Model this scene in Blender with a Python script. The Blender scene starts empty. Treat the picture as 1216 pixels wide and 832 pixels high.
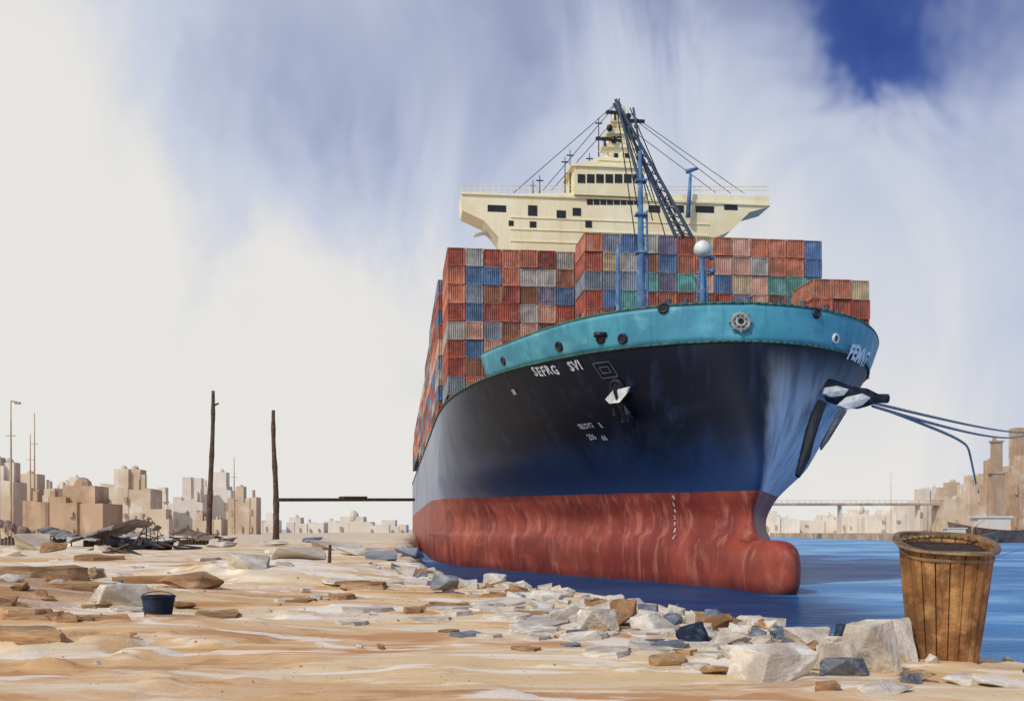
import bpy, bmesh, math, random
import numpy as np
from mathutils import Vector, Matrix, noise as mn
random.seed(7)
scene=bpy.context.scene
COL=scene.collection
F=1182.0; HZ=628.0; H=5.0
# ---------------------------------------------------------------- camera
cd=bpy.data.cameras.new("camera"); cam=bpy.data.objects.new("camera",cd); COL.objects.link(cam)
cam.location=(0,0,H); cam.rotation_euler=(math.radians(90),0,0)
cd.sensor_width=36; cd.lens=36*F/1216; cd.shift_y=(HZ-416)/1216
cd.clip_end=20000; cd.clip_start=0.1
scene.camera=cam
scene.view_settings.view_transform='Standard'; scene.view_settings.look='None'; scene.view_settings.exposure=0
# ---------------------------------------------------------------- node helpers
class NT:
    def __init__(s,nt): s.nt=nt
    def n(s,t,**kw):
        nd=s.nt.nodes.new(t)
        for k,v in kw.items(): setattr(nd,k,v)
        return nd
    def l(s,a,b): s.nt.links.new(a,b)
    def setin(s,sock,v):
        if isinstance(v,bpy.types.NodeSocket): s.l(v,sock)
        else: sock.default_value=v
    def math(s,op,a,b=0.0,c=None,clamp=False):
        nd=s.n('ShaderNodeMath',operation=op); nd.use_clamp=clamp
        s.setin(nd.inputs[0],a); s.setin(nd.inputs[1],b)
        if c is not None: s.setin(nd.inputs[2],c)
        return nd.outputs[0]
    def mix(s,f,a,b,bt='MIX'):
        nd=s.n('ShaderNodeMix',data_type='RGBA',blend_type=bt)
        s.setin(nd.inputs[0],f)
        s.setin(nd.inputs[6],(*a,1) if isinstance(a,tuple) and len(a)==3 else a)
        s.setin(nd.inputs[7],(*b,1) if isinstance(b,tuple) and len(b)==3 else b)
        return nd.outputs[2]
    def noise(s,vec,scale=1,detail=4,rough=.55,dist=0.0):
        nd=s.n('ShaderNodeTexNoise'); s.l(vec,nd.inputs['Vector'])
        nd.inputs['Scale'].default_value=scale; nd.inputs['Detail'].default_value=min(detail,4)
        nd.inputs['Roughness'].default_value=rough; nd.inputs['Distortion'].default_value=dist
        return nd.outputs['Fac']
    def mapv(s,vec,scale=(1,1,1),loc=(0,0,0)):
        nd=s.n('ShaderNodeMapping'); s.l(vec,nd.inputs[0])
        nd.inputs['Scale'].default_value=scale; nd.inputs['Location'].default_value=loc
        return nd.outputs[0]
    def step(s,v,a,b,o0=0.0,o1=1.0):
        nd=s.n('ShaderNodeMapRange',interpolation_type='SMOOTHSTEP')
        s.setin(nd.inputs[0],v); nd.inputs[1].default_value=a; nd.inputs[2].default_value=b
        nd.inputs[3].default_value=o0; nd.inputs[4].default_value=o1
        return nd.outputs[0]
def srgb(r,g,b):
    f=lambda c:(c/255/12.92) if c/255<=.04045 else ((c/255+.055)/1.055)**2.4
    return (f(r),f(g),f(b))
def newmat(name):
    m=bpy.data.materials.new(name); m.use_nodes=True
    nt=m.node_tree; nt.nodes.clear(); T=NT(nt)
    out=T.n('ShaderNodeOutputMaterial'); p=T.n('ShaderNodeBsdfPrincipled')
    T.l(p.outputs[0],out.inputs[0]); return m,T,p
def weathered(name,col,dark=None,light=None,rough=.6,scale=.6,streak=True,bump=.15,bscale=8,metal=0,amount=.55,randtint=0.0,spec=.4):
    m,T,p=newmat(name)
    tc=T.n('ShaderNodeTexCoord').outputs['Object']
    oi=T.n('ShaderNodeObjectInfo')
    off=T.n('ShaderNodeVectorMath',operation='ADD'); T.l(tc,off.inputs[0])
    cmb=T.n('ShaderNodeCombineXYZ'); r10=T.math('MULTIPLY',oi.outputs['Random'],57.0)
    T.l(r10,cmb.inputs[0]); T.l(r10,cmb.inputs[1]); T.l(cmb.outputs[0],off.inputs[1])
    v=off.outputs[0]
    dark=dark or tuple(c*.45 for c in col); light=light or tuple(min(1,c*1.35+.04) for c in col)
    n1=T.noise(v,scale,4,.6,.3)
    c=T.mix(T.step(n1,.38,.62,0,amount),col,dark)
    n2=T.noise(T.mapv(v,(1,1,1),(31,7,3)),scale*1.7,4,.6)
    c=T.mix(T.step(n2,.5,.72,0,amount),c,light)
    if streak:
        n3=T.noise(T.mapv(v,(scale*6,scale*6,scale*.5)),1,3,.6)
        c=T.mix(T.step(n3,.52,.7,0,amount*.8),c,dark)
    if randtint:
        f=T.math('MULTIPLY',oi.outputs['Random'],randtint)
        c=T.mix(f,c,dark)
    T.l(c,p.inputs['Base Color'])
    p.inputs['Roughness'].default_value=rough; p.inputs['Metallic'].default_value=metal
    p.inputs['Specular IOR Level'].default_value=spec
    if bump:
        nb=T.noise(v,bscale,4,.6); b=T.n('ShaderNodeBump'); b.inputs['Strength'].default_value=bump
        b.inputs['Distance'].default_value=.1; T.l(nb,b.inputs['Height']); T.l(b.outputs[0],p.inputs['Normal'])
    return m
# ---------------------------------------------------------------- mesh builder
class MB:
    def __init__(s): s.v=[]; s.f=[]
    def add(s,vs,fs):
        o=len(s.v); s.v+= [tuple(v) for v in vs]; s.f+=[tuple(i+o for i in f) for f in fs]; return s
    def box(s,x0,x1,y0,y1,z0,z1,M=None):
        vs=[(x,y,z) for z in (z0,z1) for y in (y0,y1) for x in (x0,x1)]
        if M is not None: vs=[M@Vector(v) for v in vs]
        return s.add(vs,[(0,2,3,1),(4,5,7,6),(0,1,5,4),(2,6,7,3),(0,4,6,2),(1,3,7,5)])
    def cyl(s,p0,p1,r0,r1=None,n=10,cap=True):
        r1=r0 if r1 is None else r1
        p0=Vector(p0);p1=Vector(p1); d=(p1-p0)
        if d.length<1e-6: return s
        q=d.to_track_quat('Z','Y')
        vs=[]
        for p,r in((p0,r0),(p1,r1)):
            for i in range(n):
                a=2*math.pi*i/n; vs.append(p+q@Vector((r*math.cos(a),r*math.sin(a),0)))
        fs=[(i,(i+1)%n,n+(i+1)%n,n+i) for i in range(n)]
        if cap: fs+=[tuple(range(n-1,-1,-1)),tuple(range(n,2*n))]
        return s.add(vs,fs)
    def tube(s,pts,r,n=6,r1=None):
        r1=r if r1 is None else r1; N=len(pts)-1
        for i,(a,b) in enumerate(zip(pts[:-1],pts[1:])): s.cyl(a,b,r+(r1-r)*i/N,r+(r1-r)*(i+1)/N,n)
        return s
    def prism(s,poly,y0,y1):
        n=len(poly); vs=[(x,y0,z) for x,z in poly]+[(x,y1,z) for x,z in poly]
        fs=[tuple(range(n)),tuple(range(2*n-1,n-1,-1))]+[(i,n+i,n+(i+1)%n,(i+1)%n) for i in range(n)]
        return s.add(vs,fs)
    def sphere(s,c,r,n=16,m=10,sc=(1,1,1)):
        vs=[];fs=[]
        for j in range(m+1):
            t=math.pi*j/m
            for i in range(n):
                a=2*math.pi*i/n
                vs.append((c[0]+r*sc[0]*math.sin(t)*math.cos(a),c[1]+r*sc[1]*math.sin(t)*math.sin(a),c[2]+r*sc[2]*math.cos(t)))
        for j in range(m):
            for i in range(n):
                fs.append((j*n+i,(j+1)*n+i,(j+1)*n+(i+1)%n,j*n+(i+1)%n))
        return s.add(vs,fs)
    def mesh(s,name,mat=None,smooth=False,fix=True):
        me=bpy.data.meshes.new(name); me.from_pydata(s.v,[],s.f); me.validate()
        if fix:
            b=bmesh.new(); b.from_mesh(me); bmesh.ops.recalc_face_normals(b,faces=b.faces); b.to_mesh(me); b.free()
        if mat: me.materials.append(mat)
        if smooth:
            for p in me.polygons: p.use_smooth=True
        return me
    def obj(s,name,mat=None,parent=None,smooth=False,fix=True):
        o=bpy.data.objects.new(name,s.mesh(name,mat,smooth,fix)); COL.objects.link(o)
        if parent: o.parent=parent
        return o
def empty(name,loc=(0,0,0),rz=0):
    e=bpy.data.objects.new(name,None); e.location=loc; e.rotation_euler=(0,0,rz); e.empty_display_size=.5
    COL.objects.link(e); return e
def top(o,label,cat,group=None,kind=None):
    o["label"]=label; o["category"]=cat
    if group:o["group"]=group
    if kind:o["kind"]=kind
    return o
def W(px,py,depth): return Vector(((px-608)/F*depth,depth,H+(HZ-py)/F*depth))
# ---------------------------------------------------------------- terrain
EDGE=[(30,-30),(14,5),(8.6,10.3),(7.2,12.0),(6.75,13.0),(6.2,14.0),(5.5,15.5),(5.0,17.2),(4.5,19),(3.6,22.2),(2.3,26.8),(0.2,30.5),(-2.0,34.5),(-4.8,48),(-8.3,74),(-12.5,118),(-18,167),(-38,400),(-100,1500)]
POLY=EDGE+[(-5000,1500),(-5000,-30)]
def sdist(X,Y):
    d=np.full(X.shape,1e9)
    for (ax,ay),(bx,by) in zip(EDGE[:-1],EDGE[1:]):
        t=np.clip(((X-ax)*(bx-ax)+(Y-ay)*(by-ay))/((bx-ax)**2+(by-ay)**2),0,1)
        d=np.minimum(d,np.hypot(X-ax-t*(bx-ax),Y-ay-t*(by-ay)))
    ins=np.zeros(X.shape,bool); n=len(POLY)
    for i in range(n):
        x1,y1=POLY[i];x2,y2=POLY[(i+1)%n]
        if y1==y2: continue
        c=((y1>Y)!=(y2>Y))&(X<(x2-x1)*(Y-y1)/(y2-y1)+x1)
        ins^=c
    return np.where(ins,d,-d)
def sst(t): t=np.clip(t,0,1); return t*t*(3-2*t)
def ground_h(X,Y):
    X=np.asarray(X,float);Y=np.asarray(Y,float)
    sd=sdist(X,Y)
    f=lambda s,o:np.array([mn.fractal(Vector((x*s,y*s*1.4,o)),.9,2,4) for x,y in zip(X.ravel(),Y.ravel())]).reshape(X.shape)
    n1=f(.16,1.3); n2=f(.45,7.7)
    sd2=sd+n2*.35*np.clip(Y/20,.4,2)
    z=3.3+.045*n1+.010*n2
    z+=.035*sst((n2-.05)/.05)
    z+=.13*sst((n1+.1)/.06)*sst((-X-2)/4)
    z+=.6*np.exp(-(((X+11.5)/4.0)**2+((Y-22)/4.5)**2))+.5*np.exp(-(((X+8)/4.0)**2+((Y-34)/5)**2))
    z-=.10*sst((1.2-sd)/1.2)
    drop=sst(-sd2/4.0); z=z*(1-drop)+(-2.5)*drop
    return z
xs=np.concatenate([-np.geomspace(1800,14,110),np.linspace(-13.9,9,190),np.geomspace(9.3,34,16)])
ys=np.concatenate([np.linspace(-28,7,12),np.linspace(7.3,34,200),np.geomspace(34.4,1500,120)])
X,Y=np.meshgrid(xs,ys); Z=ground_h(X,Y)
nx,ny=len(xs),len(ys)
me=bpy.data.meshes.new("ground")
vs=np.stack([X,Y,Z],-1).reshape(-1,3)
fs=[(j*nx+i,j*nx+i+1,(j+1)*nx+i+1,(j+1)*nx+i) for j in range(ny-1) for i in range(nx-1)]
me.from_pydata(vs.tolist(),[],fs)
for p in me.polygons:p.use_smooth=True
gnd=bpy.data.objects.new("ground",me); COL.objects.link(gnd); gnd["kind"]="structure"
m,T,p=newmat("sand")
pos=T.n('ShaderNodeNewGeometry').outputs['Position']
sep=T.n('ShaderNodeSeparateXYZ'); T.l(pos,sep.inputs[0])
n1=T.noise(T.mapv(pos,(.14,.30,1)),1,4,.5,.6)
c=T.mix(T.step(n1,.42,.58),srgb(222,192,148),srgb(232,216,190))
n2=T.noise(T.mapv(pos,(.16,.5,1),(9,4,0)),1,4,.6,1.0)
# damper, ochre ground towards the low near-left part of the beach
nl=T.math('MULTIPLY',T.step(sep.outputs[0],2.5,-4),T.step(sep.outputs[1],24,11,0,.11))
n2b=T.math('ADD',n2,nl)
c=T.mix(T.step(n2b,.52,.59,0,.65),c,srgb(210,160,104))
c=T.mix(T.step(n2b,.61,.67,0,.6),c,srgb(184,122,72))
n3=T.noise(T.mapv(pos,(.3,1.5,1),(3,14,0)),1,4,.65,.5)
c=T.mix(T.step(n3,.58,.63,0,.5),c,srgb(156,114,78))
n4=T.noise(T.mapv(pos,(.22,.7,1),(23,1,0)),1,4,.6,.8)
c=T.mix(T.step(n4,.53,.59,0,.8),c,srgb(242,233,219))
n5=T.noise(pos,9,4,.7); c=T.mix(T.step(n5,.5,.8,0,.22),c,srgb(165,125,85))
# brown clay mound
mx=T.math('DIVIDE',T.math('ADD',sep.outputs[0],11.5),4.2); my=T.math('DIVIDE',T.math('SUBTRACT',sep.outputs[1],21.5),4.0)
md=T.math('ADD',T.math('ADD',T.math('MULTIPLY',mx,mx),T.math('MULTIPLY',my,my)),T.math('MULTIPLY',T.math('SUBTRACT',n5,.5),1.6))
c=T.mix(T.math('MULTIPLY',T.step(md,1.2,.5,0,.75),T.step(n3,.3,.55,.4,1)),c,srgb(158,112,76))
c=T.mix(T.step(sep.outputs[2],3.0,1.8,0,.8),c,srgb(110,92,75))
c=T.mix(T.step(sep.outputs[1],50,220,0,.75),c,srgb(212,200,182))  # distance haze painted in: sand colour fades paler far away
T.l(c,p.inputs['Base Color']); p.inputs['Roughness'].default_value=.95; p.inputs['Specular IOR Level'].default_value=.1
h=T.math('ADD',T.math('MULTIPLY',T.noise(pos,3.5,4,.65),.6),T.math('MULTIPLY',T.noise(pos,30,3,.6),.12))
b=T.n('ShaderNodeBump'); b.inputs['Strength'].default_value=.5; b.inputs['Distance'].default_value=.07; T.l(h,b.inputs['Height']); T.l(b.outputs[0],p.inputs['Normal'])
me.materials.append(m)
# ---------------------------------------------------------------- water
m,T,p=newmat("water")
pos=T.n('ShaderNodeNewGeometry').outputs['Position']
sep=T.n('ShaderNodeSeparateXYZ'); T.l(pos,sep.inputs[0])
n1=T.noise(T.mapv(pos,(.03,.06,1)),1,4,.6,.5)
c=T.mix(T.step(n1,.4,.60),srgb(70,138,196),srgb(136,190,230))
n1=T.noise(T.mapv(pos,(.10,.45,1)),1,4,.6,.5)
c=T.mix(T.step(n1,.5,.62,0,.45),c,srgb(42,98,160))
dp=T.math('MULTIPLY',T.step(T.math('ADD',sep.outputs[0],T.math('MULTIPLY',n1,12)),32,24),T.step(sep.outputs[1],180,120))  # mask for dark navy painted beside the hull in place of its reflection
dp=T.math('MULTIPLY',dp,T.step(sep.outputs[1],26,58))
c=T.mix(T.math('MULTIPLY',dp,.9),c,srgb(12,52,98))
T.l(c,p.inputs['Base Color']); p.inputs['Roughness'].default_value=.3; p.inputs['IOR'].default_value=1.06
p.inputs['Specular Tint'].default_value=(.25,.76,1,1)
h=T.math('ADD',T.noise(T.mapv(pos,(.35,.9,1)),1,4,.6,.4),T.math('MULTIPLY',T.noise(T.mapv(pos,(1.5,3,1)),1,3,.6),.25))
b=T.n('ShaderNodeBump'); b.inputs['Strength'].default_value=.9; b.inputs['Distance'].default_value=.6; T.l(h,b.inputs['Height']); T.l(b.outputs[0],p.inputs['Normal'])
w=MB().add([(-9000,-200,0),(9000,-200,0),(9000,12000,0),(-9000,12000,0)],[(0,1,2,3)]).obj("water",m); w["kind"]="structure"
# ---------------------------------------------------------------- ship frame
TH=math.atan(138/F)
O=Vector((-0.1167*82+30,82,0))
dv=Vector((-math.sin(TH),math.cos(TH),0)); rv=Vector((math.cos(TH),math.sin(TH),0))
SM=Matrix.Translation(O)@Matrix.Rotation(TH,4,'Z')
def loc(px,py,s):
    Xr=(px-608)/F
    o=(O.x+s*dv.x-Xr*(O.y+s*dv.y))/(Xr*rv.y-rv.x)
    y=O.y+s*dv.y+o*rv.y
    return Vector((o,s,H+(HZ-py)/F*y))
def proj(p):
    w=SM@Vector(p); return 608+F*w.x/w.y, HZ-F*(w.z-H)/w.y
UT=[0,2,5,10,18,26,36,46,60,75]
ZT=[-4,0,8,12.5,17,21,24.5]
HT=np.array([[0,.8,1.8,3.4,6.2,9.2,13,16.6,21,23],
[0,1.1,2.3,4.2,7.2,10.4,14.4,18,22.4,24],
[0,1.2,2.6,4.8,8.2,11.6,15.6,19.2,23,24],
[0,2.5,5.0,7.8,12.0,15.6,19.8,22.4,24,24],
[0,4.4,8.2,11.8,16.0,19.0,21.8,23.3,24,24],
[0,6.9,11,14.9,18.9,21.2,22.9,23.7,24,24],
[0,8.2,12.6,16.6,20.0,21.8,23.2,23.8,24,24]])
def pchip(xa,ya,x):
    xa=list(xa);ya=list(ya);n=len(xa)
    if x<=xa[0]:return ya[0]
    if x>=xa[-1]:return ya[-1]
    h=[xa[i+1]-xa[i] for i in range(n-1)]; d=[(ya[i+1]-ya[i])/h[i] for i in range(n-1)]
    def sl(i):
        if i==0:return d[0]
        if i==n-1:return d[-1]
        if d[i-1]*d[i]<=0:return 0
        w1=2*h[i]+h[i-1];w2=h[i]+2*h[i-1]; return (w1+w2)/(w1/d[i-1]+w2/d[i])
    k=max(i for i in range(n-1) if xa[i]<=x)
    t=(x-xa[k])/h[k]; m0,m1=sl(k),sl(k+1)
    return (2*t**3-3*t*t+1)*ya[k]+(t**3-2*t*t+t)*h[k]*m0+(-2*t**3+3*t*t)*ya[k+1]+(t**3-t*t)*h[k]*m1
SQ=[math.sqrt(u) for u in UT]
def ss(t): t=max(0,min(1,t)); return t*t*(3-2*t)
def stem(z):
    g_=1.9*math.exp(-((z-6.0)/2.0)**2)
    if z>8: return .3+1.7*((z-8)/16.5)**1.2+g_
    return .3+g_-.6*ss((4.8-z)/.8)
ZC,RZ,RY,NL=1.6,2.5,2.0,6.7
EX=3.0
rowcache={}
def hrow(z):
    k=round(z,4)
    if k not in rowcache: rowcache[k]=[pchip(ZT,HT[:,j],z) for j in range(len(UT))]
    return rowcache[k]
def bq(z): 
    zz=z if z>ZC else ZC-(ZC-z)*.9
    return 1-abs((zz-ZC)/RZ)**EX
def S0(z):
    a=stem(z); q=bq(z)
    return min(a,-NL*q**.45) if q>0 else a
def hw(z,s):
    u=s-stem(z)
    h=pchip(SQ,hrow(z),math.sqrt(u)) if u>0 else 0
    q=bq(z)
    if q>0 and s<0: q=max(0,q-(abs(s)/NL)**(1/.45))
    b=RY*q**.5 if q>0 else 0
    r=(h**3+b**3)**(1/3)
    if s>270: r*=1-.3*((s-270)/30)**2
    return r
US=[62*(k/58)**2 for k in range(59)]+[75+15*k for k in range(15)]
def hpt(side,z,s): return Vector((side*hw(z,s),s,z))
def hptn(side,z,s,off=0.0):
    p=hpt(side,z,s); e=.15
    a=hpt(side,z,s+e)-p; c=hpt(side,z+e,s)-p
    n=a.cross(c).normalized()
    if n.x*side<0:n=-n
    return p+n*off,n
def hull_mesh(zs,smax,off=0.0):
    B=MB(); 
    ul=[u for u in US if u<=smax]
    vs=[];n=len(ul)
    for z in zs:
        s0=S0(z)
        row=[]
        for u in reversed(ul): row.append((-hw(z,s0+u)-off*(1 if u>0 else 0),s0+u-(off if u==0 else 0),z))
        for u in ul[1:]: row.append((hw(z,s0+u)+off,s0+u,z))
        vs+=row
    m=2*n-1; fs=[(j*m+i,j*m+i+1,(j+1)*m+i+1,(j+1)*m+i) for j in range(len(zs)-1) for i in range(m-1)]
    B.add(vs,fs); return B,m
ship=empty("container_ship",O,TH)
top(ship,"huge dark blue and red container ship moored beside the sandy shore","ship")
m,T,p=newmat("hull_paint")
tc=T.n('ShaderNodeTexCoord').outputs['Object']; sep=T.n('ShaderNodeSeparateXYZ'); T.l(tc,sep.inputs[0])
x,y,z=sep.outputs
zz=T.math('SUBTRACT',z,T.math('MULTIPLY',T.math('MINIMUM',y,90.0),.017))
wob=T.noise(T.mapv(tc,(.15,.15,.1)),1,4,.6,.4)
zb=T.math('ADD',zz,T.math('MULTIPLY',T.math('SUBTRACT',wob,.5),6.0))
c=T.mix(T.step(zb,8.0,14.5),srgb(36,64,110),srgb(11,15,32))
st=T.noise(T.mapv(tc,(.7,.7,.04)),1,4,.6,.2)
c=T.mix(T.step(st,.52,.72,0,.35),c,srgb(48,64,98))
bl=T.noise(T.mapv(tc,(.12,.12,.12),(5,5,5)),1,4,.6,.5)
c=T.mix(T.step(bl,.54,.74,0,.35),c,srgb(58,74,104))
aft_sheen=T.math('MULTIPLY',T.step(y,24,76,0,.92),T.step(wob,.3,.62,.55,1))
c=T.mix(aft_sheen,c,srgb(158,168,186))  # pale sheen painted into the hull colour towards the stern
bow_highlight=T.math('MULTIPLY',T.step(T.math('ADD',x,T.math('MULTIPLY',T.math('SUBTRACT',wob,.5),4)),.3,2.6),T.step(z,21,14))
c=T.mix(T.math('MULTIPLY',bow_highlight,T.step(st,.34,.54,.55,1)),c,srgb(206,220,238))  # pale highlight painted into the right bow colour
red=T.mix(T.step(T.noise(T.mapv(tc,(.2,.2,.12)),1,4,.6,.3),.4,.62),srgb(162,76,60),srgb(128,54,46))
red=T.mix(T.step(T.noise(T.mapv(tc,(.5,.5,.3),(4,4,4)),1,4,.6,.1),.52,.72,0,.5),red,srgb(192,122,102))
red=T.mix(T.step(T.noise(T.mapv(tc,(1.0,1.0,.1),(4,9,4)),1,4,.6,.1),.55,.68,0,.35),red,srgb(206,146,128))
red=T.mix(T.step(T.noise(T.mapv(tc,(.08,.08,.25),(8,1,4)),1,4,.6,.1),.5,.66,0,.4),red,srgb(98,44,42))
red=T.mix(T.step(z,1.2,.1,0,.5),red,srgb(84,38,38))
edge=T.math('ADD',zz,T.math('MULTIPLY',T.noise(T.mapv(tc,(.6,.6,.6)),1,4,.6),.25))
c=T.mix(T.step(edge,8.28,8.36),red,c)
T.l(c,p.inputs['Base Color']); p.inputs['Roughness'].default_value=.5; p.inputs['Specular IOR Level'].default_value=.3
p.inputs['Specular Tint'].default_value=(.8,.9,1,1)
hb=T.noise(T.mapv(tc,(3,3,1.5)),1,4,.6)
b=T.n('ShaderNodeBump'); b.inputs['Strength'].default_value=.2; b.inputs['Distance'].default_value=.03; T.l(hb,b.inputs['Height']); T.l(b.outputs[0],p.inputs['Normal'])
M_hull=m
M_teal=weathered("bulwark_paint",srgb(80,160,180),srgb(46,118,146),srgb(126,196,208),rough=.5,scale=.25,bump=.1,bscale=2)
M_cream=weathered("cream_paint",srgb(242,235,200),srgb(220,200,150),srgb(246,243,226),rough=.6,scale=.16,bump=.08,bscale=3,amount=.45)
M_white=weathered("white_paint",srgb(225,228,228),srgb(150,158,165),srgb(240,240,240),rough=.5,scale=.6,bump=.05)
M_dark=weathered("dark_steel",srgb(30,34,44),srgb(14,16,22),srgb(70,78,92),rough=.45,scale=.6,bump=.15)
M_glass=weathered("dark_glass",srgb(38,38,44),srgb(16,18,24),srgb(60,66,76),rough=.2,scale=1,bump=0,streak=False)
M_blue=weathered("blue_paint",srgb(84,128,172),srgb(50,84,130),srgb(150,185,214),rough=.5,scale=.5,bump=.1)
M_deck=weathered("deck_paint",srgb(64,110,98),srgb(44,66,58),srgb(110,140,120),rough=.8,scale=.3,bump=.1)
M_rustred=weathered("rust_red_steel",srgb(150,72,54),srgb(76,38,34),srgb(184,112,88),rough=.7,scale=.5,bump=.2)
M_letter=weathered("white_lettering",srgb(222,226,232),srgb(160,166,180),srgb(240,240,240),rough=.6,scale=2.5,bump=0,amount=.7)
M_letterw=weathered("bright_lettering",srgb(245,246,248),srgb(225,228,232),srgb(250,250,250),rough=.6,scale=2.5,bump=0,amount=.3)
M_grey=weathered("grey_steel",srgb(80,88,102),scale=1)
RIMZ=20.7
zs=list(np.linspace(-4,.0,10))+list(np.linspace(.12,8.2,64))+list(np.linspace(8.6,RIMZ+.1,28))
zs=sorted(set([round(float(a),3) for a in zs]))
B,mm=hull_mesh(zs,400)
n=len(zs)
B.f.append(tuple([j*mm for j in range(n)]+[j*mm+mm-1 for j in range(n-1,-1,-1)]))
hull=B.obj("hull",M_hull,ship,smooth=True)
for v_ in hull.data.vertices:
    if v_.co.y<0 and v_.co.z>0: v_.co.z+=.9*(-v_.co.y/NL)**2*min(1,v_.co.z/3.5)
BL=22.6
def sheer(f,y): return f*(.4-.9*ss(y/19))
zsb=[RIMZ+.02,21.2,21.7,22.2,22.7,23.2,23.6]
B,mm=hull_mesh(zsb,BL,.06)
bul=B.obj("bulwark",M_teal,ship,smooth=True)
sol=bul.modifiers.new("thick",'SOLIDIFY'); sol.thickness=.25; sol.offset=-1
for vtx in bul.data.vertices:
    f=(vtx.co.z-zsb[0])/(zsb[-1]-zsb[0]); vtx.co.z+=sheer(f,vtx.co.y)
def rim(z,smax,off): 
    ul=[u for u in US if u<=smax]; s0=S0(z)
    return [Vector((-hw(z,s0+u)-off,s0+u,z)) for u in reversed(ul)]+[Vector((hw(z,s0+u)+off,s0+u,z)) for u in ul[1:]]
B=MB(); pts=rim(23.6,BL,-.05)
for q in pts: q.z+=sheer(1,q.y)+.05
B.tube(pts,.13,8); B.obj("cap_rail",M_deck,ship,smooth=True)
B=MB(); B.tube(rim(RIMZ+.04,400,.1),.12,6); B.obj("rubbing_strake",M_deck,ship,smooth=True)
DK=RIMZ-.1
B=MB(); r=rim(DK,400,-.1); n=len(r)
for i in range(n//2): 
    B.add([r[i],r[i+1],r[n-1-i-1],r[n-1-i]],[(0,1,2,3)])
B.obj("deck",M_deck,ship,fix=False)
def hull_at(side,px,py,smax=60):
    best=None
    for k in range(0,240):
        s=stem(20)+.3+ (k/240)**1.5*smax
        z=15.
        for it in range(12):
            q=hpt(side,z,s); qp=proj(q); z+= (qp[1]-py)*(SM@q).y/F; z=max(-3,min(24,z))
            if s<stem(z)+.05: break
        q=hpt(side,z,s); qp=proj(q); e=abs(qp[0]-px)+abs(qp[1]-py)
        if best is None or e<best[0]: best=(e,s,z)
    return best[1],best[2]
def lettering(txt,side,px,py,height,name="lettering",spacing=1.0,off=.12,bold=.02,smax=60,tilt=0,mat=None):
    cu=bpy.data.curves.new(name,'FONT'); cu.body=txt; cu.size=height*1.4; cu.align_x='CENTER'; cu.align_y='CENTER'
    cu.space_character=spacing; cu.resolution_u=2; cu.offset=bold*height
    to=bpy.data.objects.new(name,cu); COL.objects.link(to)
    bpy.context.view_layer.update()
    me=bpy.data.meshes.new_from_object(to.evaluated_get(bpy.context.evaluated_depsgraph_get()))
    bpy.data.objects.remove(to)
    s0,z0=hull_at(side,px,py,smax)
    zc=z0
    st=[stem(zc)+.05+k*.15 for k in range(400)]
    arc=[0]
    for a,b_ in zip(st[:-1],st[1:]): arc.append(arc[-1]+(hpt(side,zc,b_)-hpt(side,zc,a)).length)
    a0=np.interp(s0,st,arc)
    bm=bmesh.new(); bm.from_mesh(me); bmesh.ops.triangulate(bm,faces=bm.faces); bmesh.ops.subdivide_edges(bm,edges=[e for e in bm.edges if e.calc_length()>.4],cuts=1)
    for v_ in bm.verts:
        s=float(np.interp(a0+side*v_.co.x,arc,st)); z=z0+v_.co.y+tilt*v_.co.x+.05*height*math.sin(v_.co.x*3.1)
        q,nn=hptn(side,z,s,off); v_.co=q
    bm.to_mesh(me); bm.free()
    me.materials.clear(); me.materials.append(mat or M_letter)
    o=bpy.data.objects.new(name,me); COL.objects.link(o); o.parent=ship; return o
lettering("SEFRG",-1,649,440,.8,spacing=1.2,bold=.045,tilt=-.05)
lettering("SVI",-1,684,434,.8,spacing=1.1,bold=.045,tilt=-.05)
lettering("SEI.DYT",-1,698,505,.44,tilt=-.03)
lettering("E",-1,715,504,.44,tilt=-.03)
lettering("236",-1,704,518,.52,tilt=-.03)
lettering("dd",-1,719,519,.48,tilt=-.03)
lettering("88",-1,612,465,.5)
lettering("FEMNT",1,1018,422,1.25,spacing=1.1,off=.3,bold=.06,smax=13,mat=M_letterw)
for i in range(7):
    lettering(["8","6","4","2","0","8","6"][i],-1,802,590+i*8,.40,name="draft_mark")
cz=22.3; c=loc(882,380,1.2); cx=c.x; cs=S0(cz)
for k in range(200):
    if hw(cz,cs)>=abs(cx): break
    cs+=.02
q,nn=hptn(-1 if cx<0 else 1,cz,cs,.2)
qq=nn.to_track_quat('Z','Y')
def ring(B,q,qq,R,r,n=20,m=8):
    vs=[];fs=[]
    for i in range(n):
        a=2*math.pi*i/n
        for j in range(m):
            b_=2*math.pi*j/m
            vs.append(q+qq@Vector(((R+r*math.cos(b_))*math.cos(a),(R+r*math.cos(b_))*math.sin(a),r*math.sin(b_))))
    for i in range(n):
        for j in range(m): fs.append((i*m+j,((i+1)%n)*m+j,((i+1)%n)*m+(j+1)%m,i*m+(j+1)%m))
    B.add(vs,fs)
B=MB()
ring(B,q,qq,.72,.16); ring(B,q+nn*.08,qq,.36,.12)
for i in range(8):
    a=math.pi*i/4; B.cyl(q+qq@Vector((.4*math.cos(a),.4*math.sin(a),.02)),q+qq@Vector((.98*math.cos(a),.98*math.sin(a),.02)),.11,n=6)
B.obj("bow_emblem",weathered("bronze_white",srgb(165,168,164),srgb(60,62,64),srgb(210,210,205),scale=2),ship,smooth=True)
B=MB(); B.cyl(q-nn*.25,q+nn*.03,.7,n=20); B.obj("emblem_opening",M_dark,ship)
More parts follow.
